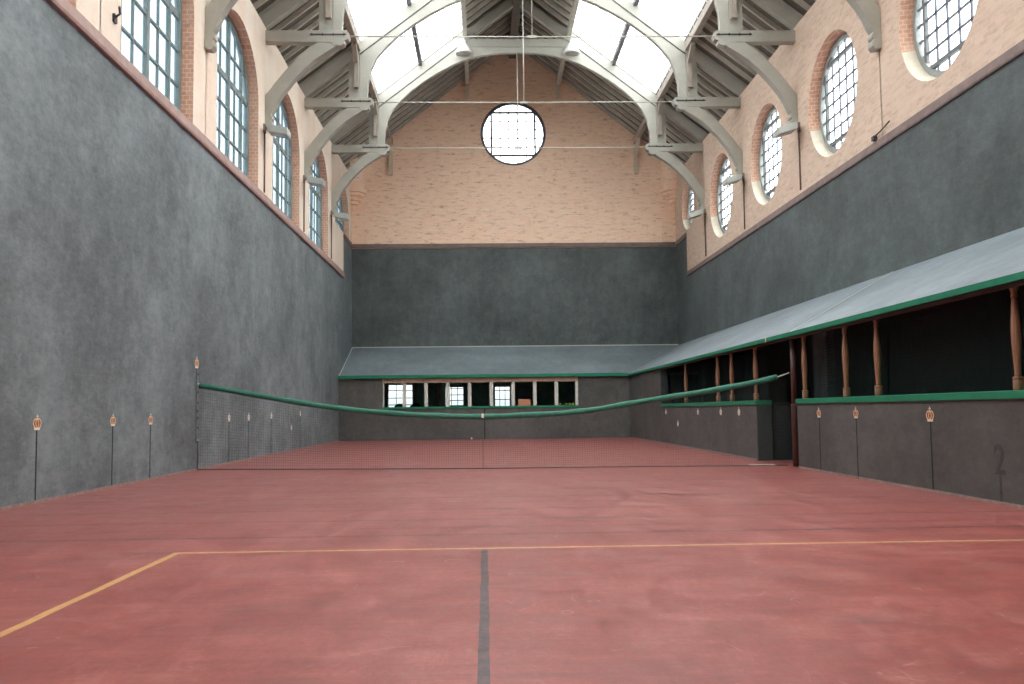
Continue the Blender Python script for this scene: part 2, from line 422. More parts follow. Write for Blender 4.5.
# right wall above the gallery roof
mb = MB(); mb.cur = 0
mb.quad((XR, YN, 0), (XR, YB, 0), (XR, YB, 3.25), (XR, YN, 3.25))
mb.cur = 1
mb.quad((XR, YN, 3.25), (XR, YB, 3.25), (XR, YB, ZG), (XR, YN, ZG))
mb.quad((XR, 33.2, ZG), (XR, YB, ZG), (XR, YB, 7.07), (XR, 33.2, 7.07))
RC, RR, KE = 7.37, 1.37, 0.92
mb.cur = 2
for y in BAYS:
    a, b = y - 2.3, y + 2.33
    if y == BAYS[0]: a = YN
    if y > 32: a, b = y - 2.35, YB
    R_ = RR if y < 32 else 1.0; zc = RC if y < 32 else 8.15
    y = y + .12
    hole = circ_loop(y, zc, R_, k=KE); inner = circ_loop(y, zc, R_ * 0.94, k=KE)
    mb.cur = 2
    pierced(mb, [(a, ZG), (b, ZG), (b, ZW), (a, ZW)], [hole], lambda p, q: (XR + (0.002 if p > 33.2 else 0), p, q))
    strip(mb, hole, inner, lambda p, q: (XR, p, q), lambda p, q: (XR + 0.30, p, q), sel=lambda p, q, zc=zc: 3 if (p[1] + q[1]) / 2 > zc - 0.45 else 4)
    mb.cur = 2
    strip(mb, inner, inner, lambda p, q: (XR + 0.30, p, q), lambda p, q: (XR + 0.33, p, q))
mb.quad((XR, YN, ZW), (XR, YB, ZW), (XR + 0.45, YB, ZW), (XR + 0.45, YN, ZW))
mb.cur = 5
mb.quad((XR + 0.45, YN, ZW), (XR + 0.45, YB, ZW), (XR + 0.45, YB, 9.9), (XR + 0.45, YN, 9.9))
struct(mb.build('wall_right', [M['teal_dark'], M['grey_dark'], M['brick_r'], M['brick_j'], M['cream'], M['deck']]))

# far gable wall
mb = MB(); mb.cur = 0
mb.quad((0, YB, 2.6), (XR, YB, 2.6), (XR, YB, 6.98), (0, YB, 6.98))
mb.cur = 1
BC, BR = (6.03, 11.33), 1.23
hole = circ_loop(BC[0], BC[1], BR)
pierced(mb, [(0, 6.98), (XR, 6.98), (XR, 10.3), (XR + 0.4, 10.0), (XR + 0.4, 10.1), (CX, 14.95), (-0.4, 10.1), (-0.4, 10.0), (0, 10.3)], [hole], lambda p, q: (p, YB, q))
mb.cur = 2
strip(mb, hole, hole, lambda p, q: (p, YB, q), lambda p, q: (p, YB + 0.4, q))
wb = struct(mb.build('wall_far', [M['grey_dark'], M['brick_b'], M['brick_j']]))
for sx, x0 in ((1, 0.0), (-1, XR)):
    mb = MB(); a0, a1 = (-math.pi / 2, 0) if sx > 0 else (math.pi, 1.5 * math.pi)
    c = (x0, YB, 0)
    prof = [(0.14, 8.45), (0.14, 8.60), (0.26, 8.62), (0.26, 8.74), (0.37, 8.76), (0.37, 8.88), (0.47, 8.90), (0.47, 9.02), (0.56, 9.04), (0.56, 9.16), (0.50, 9.18), (0.50, 10.45)]
    mb.lathe(prof, c, 12, a0, a1); mb.smooth = False
    mb.cur = 0
    if sx > 0: mb.box(0.0, 0.50, YB - 0.045, YB, 7.17, 8.5)
    else: mb.box(XR - 0.50, XR, YB - 0.045, YB, 7.17, 8.5)
    for i in range(len(mb.sm)): mb.sm[i] = False
    mb.build('corner_pilaster', M['brick_b'], wb)

# wall behind the camera
mb = MB()
mb.quad((-0.4, YN, 0), (XR + 0.4, YN, 0), (XR + 0.4, YN, 6.98), (-0.4, YN, 6.98)); mb.cur = 1
mb.face([mb.vert(p) for p in ((-0.4, YN, 6.98), (XR + 0.4, YN, 6.98), (XR + 0.4, YN, 10.1), (CX, YN, 14.95), (-0.4, YN, 10.1))])
struct(mb.build('wall_near', [M['grey_dark'], M['brick_b']]))

# sloping ledges between cement and brick (trim)
def ledge(name, mb, m): return struct(mb.build(name, m))
mb = MB(); mb.prism_xz([(-0.01, 5.60), (0.05, 5.60), (0.06, 5.64), (0.012, 5.82), (-0.01, 5.82)], YN, 33.0); ledge('trim_1', mb, M['ledge_brown'])
mb = MB(); mb.prism_xz([(XR + 0.01, 5.60), (XR - 0.03, 5.60), (XR - 0.04, 5.63), (XR - 0.012, 5.77), (XR + 0.01, 5.77)], YN, 33.2); ledge('trim_2', mb, M['ledge_dark'])
mb = MB(); mb.box(0.0, XR, YB - 0.06, YB + 0.01, 7.0, 7.15); ledge('trim_3', mb, M['ledge_dark'])
mb = MB(); mb.box(-0.01, 0.04, 33.0, YB - 0.06, 7.0, 7.15); ledge('trim_4', mb, M['ledge_dark'])
mb = MB(); mb.box(XR - 0.04, XR + 0.01, 33.2, YB - 0.06, 7.0, 7.15); ledge('trim_5', mb, M['ledge_dark'])
mb = MB(); mb.box(0.0, 0.018, YN, YD, 0.0, 0.03); struct(mb.build('baseboard_left', M['dust']))

# roof deck, skylights, rafters
P1, P2, P3 = 1.45, 2.88, 4.33
def mir(x, s): return x if s > 0 else XR - x
def slope_slab(mb, xa, xb, y0, y1, s, dz=0.0, t=0.07):
    a, b = mir(xa, s), mir(xb, s)
    za, zb = 10.12 + .775 * xa + dz, 10.12 + .775 * xb + dz
    mb.prism_xz([(a, za), (b, zb), (b, zb + t), (a, za + t)], y0, y1)
mb = MB()
for s in (1, -1):
    slope_slab(mb, -0.5, P1 + 0.04, YN, TR[4], s); slope_slab(mb, P3 - 0.04, CX, YN, TR[4], s)
    slope_slab(mb, -0.5, CX, TR[4], YB + 0.3, s)
ceil = struct(mb.build('ceiling', M['deck']))
RAFT_Y = []
y = YN + 0.3
while y < YB - 0.1: RAFT_Y.append(y); y += 0.52
stuffmb = MB()
for y in RAFT_Y:
    for s in (1, -1):
        for (xa, xb) in ([(-0.3, P1), (P3, CX)] if y < TR[4] else [(-0.3, CX)]):
            one = MB() if y > 22.2 else stuffmb
            slope_slab(one, xa, xb, y - 0.035, y + 0.035, s, dz=-0.135, t=0.135)
            if y > 22.2: one.build('rafter', M['rafter'], ceil)
o = stuffmb.build('rafter', M['rafter'], ceil); o['kind'] = 'stuff'
mb = MB(); mb.box(CX - 0.14, CX + 0.14, YN, YB, 14.20, 14.50); mb.build('ridge_beam', M['deck'], ceil)
wn = 0
def window_name():
    global wn
    wn += 1; return 'window_%d' % wn
TRY = [YN, 2.8, 7.4] + TR
for s in (1, -1):
    for i in range(len(TRY) - 1):
        y0, y1 = TRY[i], TRY[i + 1]
        gl = MB(); slope_slab(gl, P1 + 0.04, P3 - 0.04, y0, y1 + (.08 if i == len(TRY) - 2 else 0), s, dz=-0.03, t=0.012)
        w = struct(gl.build(window_name(), M['sky_glass']))
        n = int((y1 - y0) / 0.58)
        for k in range(1, n + 1):
            y = y0 + (y1 - y0) * k / (n + 1)
            b = MB(); slope_slab(b, P1 + 0.03, P3 - 0.03, y - 0.012, y + 0.012, s, dz=-0.07, t=0.04)
            b.build('glazing_bar', M['glaze'], w)

side = {1: 'left', -1: 'right'}
for s in (1, -1):
    for x, w, d, m, nm, lb in ((P1, .15, .22, 'purlin', 'lower', 'brown-grey purlin along the lower edge of the %s skylight'),
                               (P2, .12, .16, 'mullion', 'middle', 'bar coloured dark as if backlit, running lengthwise through the middle of the %s skylight'),
                               (P3, .14, .22, 'rafter', 'upper', 'pale timber purlin along the upper edge of the %s skylight')):
        z = deck_z(x) - (0.12 if x != P2 else 0.02)
        mb = MB((mir(x, s), YN, z - d)); yend = YB if x != P2 else TR[4] + 0.1
        mb.box(mir(x, s) - w / 2, mir(x, s) + w / 2, YN, yend, z - d, z)
        tag(mb.build('purlin', M[m]), lb % side[s], 'roof beam', None)
# braces standing against the gable wall under each purlin
def purlin_brace(mb, x, y, z0, zt, ln, w=.13):
    mb.box(x - w / 2, x + w / 2, y - 0.14, y - 0.005, z0, zt)
    mb.bar((x, y - 0.07, zt - 0.05), (x, y - ln, zt + ln * 0.50), w, 0.13, up=(0, 0, 1))
for s in (1, -1):
    for x, z0, zt, ln, nm in ((P1, 9.75, 10.55, .85, 'outer'), (P3, 12.65, 13.35, 0.30, 'inner')):
        mb = MB((mir(x, s), YB - 0.1, z0)); purlin_brace(mb, mir(x, s), YB, z0, zt, ln)
        tag(mb.build('purlin_bracket', M['bracket']), '%s bent timber bracket on the far gable brick wall, %s of the pair there' % (side[s] + ' side', nm), 'roof bracket', 'timber brackets on the gable wall')

# ------------------------------------------------------------------ roof trusses
def make_truss(loc_y, label):
    off = (CX, loc_y, 7.30)
    root = empty('roof_truss', off, label, 'roof truss', 'arched hammerbeam trusses')
    T2 = .12
    def part(name, polys, th, m='truss', s=1, dy=0.0, bevel=0.012):
        mb = MB(off)
        for poly in polys:
            pl = [(mir(x, s), z) for x, z in poly]
            mb.prism_xz(pl, loc_y - th / 2 + dy, loc_y + th / 2 + dy)
        return mb.build(name, M[m], root, bevel=bevel)
    strut = [(0, 7.38), (0.12, 7.36), (0.17, 7.42), (0.17, 7.50), (0.13, 7.54), (0.17, 7.58), (0.17, 7.64), (0.14, 7.68), (0.19, 7.76), (0.28, 7.97), (0.40, 8.17), (0.67, 8.51), (0.88, 8.73), (1.10, 8.93), (1.35, 9.10), (1.58, 9.24), (1.60, 9.36),
             (1.20, 9.36), (1.02, 9.25), (0.74, 9.02), (0.40, 8.63), (0.20, 8.38), (0.09, 8.22), (0.0, 8.12)]
    beam = [(-0.15, 9.36), (1.50, 9.335), (1.50, 9.27), (1.70, 9.26), (1.78, 9.30), (1.78, 9.38), (1.86, 9.41), (1.89, 9.50), (1.87, 9.57), (1.80, 9.62), (-0.15, 9.62)]
    post = [(1.20, 9.61), (1.50, 9.61), (1.50, 10.84), (1.20, 10.61)]
    rib = [(1.50, 9.61), (1.51, 10.84), (2.04, 11.25), (2.6, 11.68), (3.16, 12.11), (3.61, 12.46), (4.12, 12.85), (CX, 12.85),
           (CX, 12.67), (5.40, 12.65), (4.82, 12.56), (4.40, 12.45), (4.0, 12.29), (3.44, 11.99), (3.0, 11.71), (2.57, 11.38), (2.25, 11.08), (1.98, 10.75), (1.82, 10.40), (1.74, 10.05), (1.72, 9.61)]
    raft = [(-0.2, 9.53), (CX, 14.33), (CX, 14.70), (-0.2, 9.90)]
    for s in (1, -1):
        part('curved_brace', [strut], .22, s=s)
        b = part('hammer_beam', [beam], .24, s=s)
        mb = MB(off)      # iron strap and bolts on the end of the beam
        xs = [mir(x, s) for x in (1.0, 1.82)]
        mb.box(min(xs), max(xs), loc_y - .135, loc_y - .12, 9.505, 9.53)
        for k in range(4):
            x = mir(1.05 + k * .24, s); mb.box(x - .015, x + .015, loc_y - .15, loc_y - .12, 9.495, 9.54)
        mb.build('iron_strap', M['iron_dark'], b)
        part('truss_post', [post], .20, s=s)
        part('arch_rib', [rib], .17, s=s)
        part('principal_rafter', [raft], .20, s=s)
        # iron seam line between rib and rafter
        mb = MB(off); mb.bar((mir(1.52, s), loc_y - .093, 10.86), (mir(4.1, s), loc_y - .093, 12.845), .02, .02, up=(0, 1, 0)); mb.build('tension_bar', M['iron_dark'], root)
        mb = MB(off); x = mir(P1 - 0.02, s); purlin_brace(mb, x, loc_y - .10, 9.87, 10.62, .60, .12); mb.build('purlin_brace', M['purlin'], root)
    part('collar_beam', [[(4.12, 12.86), (XR - 4.12, 12.86), (XR - 4.45, 13.14), (4.45, 13.14)]], .15)
    mb = MB(off); mb.tube([(1.86, loc_y, 9.52), (CX, loc_y, 9.505), (XR - 1.86, loc_y, 9.52)], .016, 6)
    mb.build('tie_rod', M['rod'], root)
    mb = MB(off); mb.tube([(CX, loc_y, 12.7), (CX, loc_y, 9.52)], .014, 6); mb.box(CX - .11, CX + .11, loc_y - .03, loc_y + .03, 9.48, 9.53)
    mb.build('king_rod', M['rod'], root)
    return root
labs = ['arched truss just overhead in front of the camera, nearest of all', 'nearest visible arched truss, only its two brace feet in view above the net',
        'first arched truss with hammerbeams fully in view, its tie rod topmost in the photo', 'second full arched truss, its tie rod crossing just above the round gable window',
        'farthest arched truss by the gable, with a white lamp at each end of its collar']
tr0 = make_truss(TR[1], labs[1])
tr0.location.z -= .01
for i in (2, 3, 4): copy_tree(tr0, (CX, TR[i], 7.255), labs[i])

# ------------------------------------------------------------------ windows
def sweep_loop(mb, pts, c3, w, d, closed):
    n = len(pts)
    for i in range(n if closed else n - 1):
        mb.bar(c3(*pts[i]), c3(*pts[(i + 1) % n]), w, d, up=(1, 0, 0) if abs(c3(0, 0)[0] - c3(1, 0)[0]) < .5 else (0, 1, 0))
def arched_window(yc, z0=5.83):
    X = -0.25
    gl = MB(); gl.prism = None
    lp = arch_loop(yc, 0.985, z0)
    c3 = lambda p, q: (X, p, q)
    tri = tessellate_polygon([[Vector((a, b, 0)) for a, b in lp]]); ids = [gl.vert((X - 0.01, a, b)) for a, b in lp]
    for t in tri: gl.face([ids[k] for k in t])
    w = struct(gl.build(window_name(), M['win_glass_blue']))
    f = MB(); sweep_loop(f, arch_loop(yc, .975, z0 + .04), c3, .09, .09, True); f.build('window_frame', M['frame_teal'], w)
    top = lambda p: AS + AR * math.sqrt(max(0, 1 - ((p - yc) / AW) ** 2)) - 0.03
    for dy, wd in ((0.05, .11), (-1.05, .07), (1.05, .06), (-.52, .035), (.55, .035)):
        b = MB(); b.bar((X, yc + dy, z0), (X, yc + dy, top(yc + dy)), wd, .07 if wd > .05 else .04, up=(1, 0, 0)); b.build('mullion', M['frame_teal'], w)
    for z, wd in ((AS, .11), (7.05, .035), (6.45, .035), (8.22, .035)):
        if z <= z0 + 0.1: continue
        h = AW if z <= AS else AW * math.sqrt(max(0, 1 - ((z - AS) / AR) ** 2))
        b = MB(); b.bar((X, yc - h + .03, z), (X, yc + h - .03, z), wd, .05, up=(1, 0, 0)); b.build('transom', M['frame_teal'], w)
for y in BAYS: arched_window(y, 5.83 if y < 32 else 7.2)
def round_window(c3, uc, vc, r, m_f, m_b, glass, half=.84, nrm=(1, 0, 0), ke=1.0, nu=5, nv=5):
    gl = MB(); lp = circ_loop(uc, vc, r * .99, k=ke); ids = [gl.vert(c3(a, b, .01)) for a, b in lp]; gl.face(ids)
    w = struct(gl.build(window_name(), glass))
    f = MB()
    for i in range(len(lp)):
        a = lp[i]; b = lp[(i + 1) % len(lp)]; k = (r - .05) / (r * .99)
        A = (uc + (a[0] - uc) * k, vc + (a[1] - vc) * k); B = (uc + (b[0] - uc) * k, vc + (b[1] - vc) * k)
        f.bar(c3(*A, 0), c3(*B, 0), .10, .10, up=nrm)
    f.build('window_frame', m_f, w)
    cu_ = lambda t: ke * math.sqrt(max(0, r * r - t * t)) - .03          # vertical half chord at horizontal offset t
    cv_ = lambda t: math.sqrt(max(0, r * r - (t / ke) ** 2)) - .03       # horizontal half chord at height t
    hu, hv = half, half * ke; m_t = M['frame_dark']
    for sgn in (-1, 1):
        b = MB(); e = cv_(hv); b.bar(c3(uc - e, vc + sgn * hv, 0), c3(uc + e, vc + sgn * hv, 0), .075, .06, up=nrm); b.build('transom', m_t, w)
        b = MB(); e = cu_(hu); b.bar(c3(uc + sgn * hu, vc - e, 0), c3(uc + sgn * hu, vc + e, 0), .075, .06, up=nrm); b.build('mullion', m_t, w)
    for k in range(1, nu):
        t = -hu + 2 * hu * k / nu; e = cu_(t)
        b = MB(); b.bar(c3(uc + t, vc - e, 0), c3(uc + t, vc + e, 0), .036, .03, up=nrm); b.build('glazing_bar', m_b, w)
    for k in range(1, nv):
        t = -hv + 2 * hv * k / nv; e = cv_(t)
        b = MB(); b.bar(c3(uc - e, vc + t, 0), c3(uc + e, vc + t, 0), .036, .03, up=nrm); b.build('glazing_bar', m_b, w)
for y in BAYS:
    R_ = RR if y < 32 else 1.0; zc = RC if y < 32 else 8.15
    round_window(lambda a, b, e: (XR + 0.26 + e, a, b), y + .12, zc, R_ * .95, M['frame_grey'], M['bar_dark'], M['win_glass'], half=.93 * (R_ / RR), ke=KE, nu=5, nv=6)
round_window(lambda a, b, e: (a, YB + 0.12 + e, b), BC[0], BC[1], BR, M['bar_dark'], M['bar_dark'], M['win_glass'], half=.82, nrm=(0, 1, 0))

# ------------------------------------------------------------------ gallery penthouse on the right, dedans penthouse at the far end
EX, EZ, JZ = 9.70, 2.12, 3.30
EY = YD - 0.08
root = empty('gallery_roof', (EX, 15, 2.0), 'long sloping grey gallery roof with green edge along the right wall', 'penthouse roof', None)
off = (EX, 15, 2.0)
def slab(mb, pts, t=.05):
    a = [mb.vert(p) for p in pts]; b = [mb.vert((p[0], p[1], p[2] - t)) for p in pts]
    mb.face(a); mb.face(b[::-1]); n = len(a)
    for i in range(n): mb.face([a[i], a[(i + 1) % n], b[(i + 1) % n], b[i]])
mb = MB(off); slab(mb, [(EX, YN, EZ), (EX, EY, EZ), (XR, YB, JZ), (XR, YN, JZ)]); mb.build('roof_boards', M['pent'], root)
mb = MB(off); mb.box(EX - .035, EX - .001, YN, EY + .02, EZ - .062, EZ + .004); mb.build('fascia_board', M['green'], root)
mb = MB(off); mb.box(EX + .05, EX + .13, YN, EY, EZ - .085, EZ - .055); mb.build('header_beam', M['header'], root)
mb = MB(off)
a = Vector((EX + .02, 14.95, EZ + .012)); b = Vector((XR - .02, 16.4, JZ - .004)); mb.bar(a, b, .05, .004, up=(-.45, 0, .9)); mb.build('board_joint', M['seam'], root)
mb = MB(off); mb.box(EX - .04, EX - .033, 16.02, 16.06, EZ - .075, EZ + .008); mb.build('edge_mark', M['crown_gold'], root)
root = empty('dedans_roof', (4.8, YD, 2.0), 'sloping grey roof with green edge across the far end wall', 'penthouse roof', None)
off = (4.8, YD, 2.0)
mb = MB(off); slab(mb, [(0.004, EY, EZ), (XR - .01, EY, EZ), (XR - .01, YB, JZ), (0.004, YB, JZ)]); mb.build('roof_boards', M['pent'], root)
mb = MB(off); mb.box(0.004, EX - .036, EY - .035, EY - .001, EZ - .06, EZ + .045); mb.build('fascia_board', M['green'], root)
mb = MB(off); mb.bar((.02, EY, EZ + .01), (.02, YB, JZ + .01), .03, .02); mb.build('flashing_strip', M['seam'], root)
mb = MB(off); mb.box(0.004, XR, YB - .02, YB - .002, JZ, JZ + .035); mb.build('top_strip', M['seam'], root)

# gallery (battery) wall with its openings
WY = [(YN, 14.77), (17.02, 26.3)]
mb = MB()
for a, b in WY: mb.box(W, W + .26, a, b, 0, 1.0)
mb.box(W, W + .20, 26.3, YD, 0, EZ - .06)
mb.cur = 1; mb.box(W + .005, W + .265, 16.99, 17.02, 0, 1.0); mb.box(W + .005, W + .20, 26.28, 26.30, 1.08, EZ - .06)
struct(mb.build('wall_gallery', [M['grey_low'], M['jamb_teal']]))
k = 6
for a, b in WY:
    mb = MB(); mb.box(W - .025, W + .24, a, b - (0 if a < 0 else 0.0), .995, 1.075)
    mb.box(W + .2, W + .29, a, b, .997, 1.073)
    struct(mb.build('trim_%d' % k, M['green'], bevel=.008)); k += 1
mb = MB(); mb.box(W - .016, W, YN, 14.77, 0, .03); mb.box(W - .016, W, 17.02, YD, 0, .03); struct(mb.build('baseboard_right', M['dust']))
# door jamb / dark gate in the net doorway
mb = MB((10.4, 17.15, 0)); mb.box(W + .30, 10.95, 17.10, 17.16, 0, 1.0)
for k in range(1, 5): mb.box(W + .30 + k * .18, W + .31 + k * .18, 17.09, 17.10, .08, .98)
mb.box(W + .30, 10.95, 17.08, 17.18, 1.0, 1.04); mb.box(W + .30, 10.95, 17.085, 17.10, 0, .08)
tag(mb.build('low_partition', M['part_teal']), 'dark low boarded partition across the gallery just beyond the net doorway', 'partition')
mb = MB((11.0, 17.1, 0)); mb.box(10.95, 11.10, 16.72, 17.43, 0, 2.3)
tag(mb.build('board_pillar', M['teal_mid'], bevel=.01), 'grey teal boarded pillar inside the gallery behind the balusters', 'pillar')

# turned balusters
def make_baluster(y, label):
    z0 = 1.075; loc = (W + .10, y, z0)
    root = empty('turned_baluster', loc, label, 'baluster', 'turned wooden balusters along the gallery')
    mb = MB(loc); mb.lathe([(.044, 0), (.047, .01), (.047, .095), (.043, .10), (.050, .108), (.050, .122), (.038, .13)], (W + .10, y, z0), 18); mb.build('base_block', M['oak'], root)
    prof = [(.033, .128), (.029, .15), (.030, .18), (.034, .26), (.039, .35), (.043, .45), (.0445, .54), (.043, .62), (.038, .70), (.031, .78), (.026, .84), (.025, .872)]
    mb = MB(loc); mb.lathe(prof, (W + .10, y, z0), 18); mb.build('shaft', M['oak'], root)
    mb = MB(loc); mb.lathe([(.025, .868), (.033, .876), (.033, .892), (.026, .90), (.031, .93), (.040, .95), (.040, .975), (.036, 1.0)], (W + .10, y, z0), 18); mb.build('capital', M['oak'], root)
    return root
bal = [(8.74, 'turned wooden baluster at the right edge of the photo, largest of all'),
       (11.9, 'turned baluster left of the long netted opening, second nearest'),
       (12.97, 'turned baluster just right of the grey teal pillar in the gallery'),
       (14.66, 'turned baluster standing right beside the red-brown doorway pole'),
       (17.34, 'turned baluster at the far side of the net doorway, crossed by the net band'),
       (19.04, 'right one of the close pair of far turned balusters behind the net'),
       (20.19, 'left one of the close pair of far turned balusters behind the net'),
       (23.43, 'farthest turned baluster, standing alone nearest the far end wall')]
b0 = make_baluster(*bal[0])
for y, l in bal[1:]: copy_tree(b0, (W + .10, y, 1.075), l)
# red brown pole in the doorway
root = empty('doorway_pole', (W + .1, 15.2, 0), 'tall red-brown round wooden pole in the doorway where the net rope ends', 'pole')
mb = MB((W + .1, 15.2, 0)); mb.tube([(W + .1, 15.2, 0), (W + .1, 15.2, .98), (W + .1, 15.2, 1.0)], .055, 14); mb.build('lower_pole', M['redwood'], root)
mb = MB((W + .1, 15.2, 0)); mb.tube([(W + .1, 15.2, 1.0), (W + .1, 15.2, 2.05)], .045, 14); mb.build('upper_pole', M['redwood'], root)

# black netting hung inside the gallery
def net_curtain(y0, y1, label, x=10.02, cell=.045):
    mb = MB((x, (y0 + y1) / 2, 1.08)); n = int((y1 - y0) / cell); m = int(.93 / cell)
    wav = lambda y, z: x + .02 * math.sin(y * 3.1) + .015 * math.sin(y * 7.3 + z * 5)
    for i in range(n + 1):
        y = y0 + (y1 - y0) * i / n
        ps = [Vector((wav(y, z), y + .01 * math.sin(z * 9), z)) for z in (1.08, 1.4, 1.7, 2.0)]
        for a, b in zip(ps, ps[1:]): mb.bar(a, b, .0035, .0035)
    seg = max(2, int((y1 - y0) / .3))
    for j in range(m + 1):
        z = 1.08 + .92 * j / m
        for k in range(seg):
            ya = y0 + (y1 - y0) * k / seg; yb = y0 + (y1 - y0) * (k + 1) / seg
            sag = lambda yy: z - .02 * math.sin((yy - y0) * 1.9) * (1 - (z - 1.08))
            mb.bar((wav(ya, z), ya, sag(ya)), (wav(yb, z), yb, sag(yb)), .0035, .0035)
    return tag(mb.build('hanging_net', M['net_g']), label, 'net', 'netting behind the gallery openings')
net_curtain(4.0, 11.88, 'dark netting filling the long gallery opening left of the right-edge baluster')
net_curtain(12.0, 14.6, 'dark netting behind the balusters between the doorway pole and the long opening')
net_curtain(17.2, 26.2, 'dark netting in the far gallery opening beyond the net doorway')

# ------------------------------------------------------------------ dedans end wall and room behind it
DX0, DX1, DZ0, DZ1 = 1.46, 8.0, 1.10, 1.90
mb = MB()
mb.box(0, XR, YD, YD + .2, 0, 1.04)
mb.box(0, DX0, YD, YD + .2, 1.04, 2.10); mb.box(DX1, XR, YD, YD + .2, 1.04, 2.10); mb.box(DX0, DX1, YD + .02, YD + .2, 2.05, 2.10)
mb.prism_xz([(W + .2, 2.05), (XR, 2.05), (XR, 3.19), (W + .2, 2.14)], YD + .02, YD + .2)
dz = struct(mb.build('wall_dedans', M['grey_low']))
mb = MB(); mb.box(DX0 - .02, DX1 + .02, YD - .03, YD + .24, 1.03, 1.10); struct(mb.build('trim_8', M['green'], bevel=.008))
root = empty('opening_frame', ((DX0 + DX1) / 2, YD, 1.10), 'wooden frame with cream posts dividing the low window opening in the far wall', 'frame')
off = root.location.copy()
mb = MB(off); mb.box(DX0, DX1, YD - .012, YD + .16, DZ1, DZ1 + .15); mb.build('lintel', M['lintel'], root)
for i in range(10):
    x = DX0 + (DX1 - DX0) * i / 9
    if i == 0: x += .03
    if i == 9: x -= .03
    mb = MB(off); w_ = .02 if i == 0 else .058
    mb.box(x - w_, x + w_, YD + .0, YD + .12, DZ0, DZ1); mb.build('post', M['post_cream'], root, bevel=.004)
# room shell
mb = MB(); YE = 37.6
wins = [(1.05, 2.05, 0.95, 2.02), (3.30, 4.05, 1.15, 2.02), (5.25, 5.88, 0.75, 2.02)]
hl = [[(a, c), (b, c), (b, d), (a, d)] for a, b, c, d in wins]
pierced(mb, [(0, 0), (XR, 0), (XR, 2.12), (0, 2.12)], hl, lambda p, q: (p, YE, q))
for h in hl: strip(mb, h, h, lambda p, q: (p, YE, q), lambda p, q: (p, YE + .2, q))
struct(mb.build('wall_club_room', M['room_green']))
mb = MB(); mb.box(-.05, 0, YD + .2, YE, 0, 2.12); mb.box(XR, XR + .05, YD + .2, YE, 0, 2.12); struct(mb.build('wall_club_side', M['room_green']))
mb = MB(); mb.box(0, XR, YD + .2, YE + .2, 2.10, 2.13); struct(mb.build('ceiling_club_room', M['teal_dark']))
for i, (a, b, c, d) in enumerate(wins):
    g = MB(); g.quad((a, YE + .1, c), (b, YE + .1, c), (b, YE + .1, d), (a, YE + .1, d)); w = struct(g.build(window_name(), M['room_glass']))
    f = MB()
    for p, q in (((a, c), (b, c)), ((a, d), (b, d)), ((a, c), (a, d)), ((b, c), (b, d))): f.bar((p[0], YE + .08, p[1]), (q[0], YE + .08, q[1]), .06, .06, up=(0, 1, 0))
    f.build('window_frame', M['white'], w)
    f = MB()
    for t in (1 / 3, 2 / 3): f.bar((a + (b - a) * t, YE + .08, c), (a + (b - a) * t, YE + .08, d), .025, .03, up=(0, 1, 0))
    for t in (.25, .5, .78): f.bar((a, YE + .08, c + (d - c) * t), (b, YE + .08, c + (d - c) * t), .03, .03, up=(0, 1, 0))
    f.build('glazing_bar', M['white'], w)
    if i:
        f = MB(); f.box(a, b, YE + .02, YE + .05, d - .14, d); f.build('roller_blind', M['white'], w)
def curtain(x0, x1, label, pull=0.12):
    mb = MB((x0, YE - .1, .6)); n = 14; cols = []
    mb.smooth = True
    for i in range(n + 1):
        t = i / n; row = []
        for z in (.6, 1.2, 1.6, 2.06):
            xx = x0 + (x1 - x0) * t; row.append(mb.vert((xx + (pull * (1 - z / 2.06)), YE - .1 + .025 * math.sin(t * 16), z)))
        cols.append(row)
    for i in range(n):
        for j in range(3): mb.face([cols[i][j], cols[i + 1][j], cols[i + 1][j + 1], cols[i][j + 1]])
    o = mb.build('curtain', M['curtain']); s_ = o.modifiers.new('thickness', 'SOLIDIFY'); s_.thickness = .01
    tag(o, label, 'curtain', 'cream curtains in the room behind the far wall')
curtain(.86, 1.12, 'cream curtain at the left of the leftmost bright window in the far opening', -.1)
curtain(2.02, 2.22, 'cream curtain just right of the leftmost bright window in the far opening', .05)
curtain(2.98, 3.22, 'cream curtain left of the middle bright window in the far opening', 0)
curtain(5.96, 6.16, 'whitish curtain strip right of the rightmost bright window in the far opening', 0)
# two chair backs, salmon box, balls on the ledge
def chair(x, label):
    loc = (x, 35.6, 0); r = empty('dark_chair', loc, label, 'chair', 'dark chairs behind the far opening')
    mb = MB(loc); mb.box(x - .24, x + .24, 35.4, 35.9, .40, .47); mb.build('seat', M['chair'], r, bevel=.02)
    mb = MB(loc); pl = [(x - .22, .47), (x + .22, .47), (x + .22, 1.05)] + [(x + .22 * math.cos(a), 1.05 + .20 * math.sin(a)) for a in [math.pi * k / 10 for k in range(1, 10)]] + [(x - .22, 1.05)]
    mb.prism_xz(pl, 35.38, 35.43); mb.build('backrest', M['chair'], r, bevel=.01)
    for sx in (-.2, .2):
        for sy in (35.44, 35.86):
            mb = MB(loc); mb.bar((x + sx, sy, 0), (x + sx, sy, .40), .04, .04); mb.build('leg', M['chair'], r)
chair(1.72, 'dark round-backed chair behind the far opening, left of the pair')
chair(2.30, 'dark round-backed chair behind the far opening, right of the pair')
sl = (6.21, 32.4, 0)  # salmon box in a bright even colour; seat and legs are added
root = empty('salmon_box', sl, 'salmon-coloured square box, built on a chair form, showing just above the green ledge in the far opening', 'chair')
mb = MB(sl); mb.box(6.0, 6.42, 32.28, 32.36, .44, 1.33); mb.build('backrest', M['salmon'], root, bevel=.02)
mb = MB(sl); mb.box(6.0, 6.42, 32.36, 32.80, .40, .50); mb.build('seat', M['salmon'], root, bevel=.02)
for xx in (6.03, 6.39):
    for yy in (32.32, 32.76):
        mb = MB(sl); mb.bar((xx, yy, 0), (xx, yy, .40), .04, .04); mb.build('leg', M['header'], root)
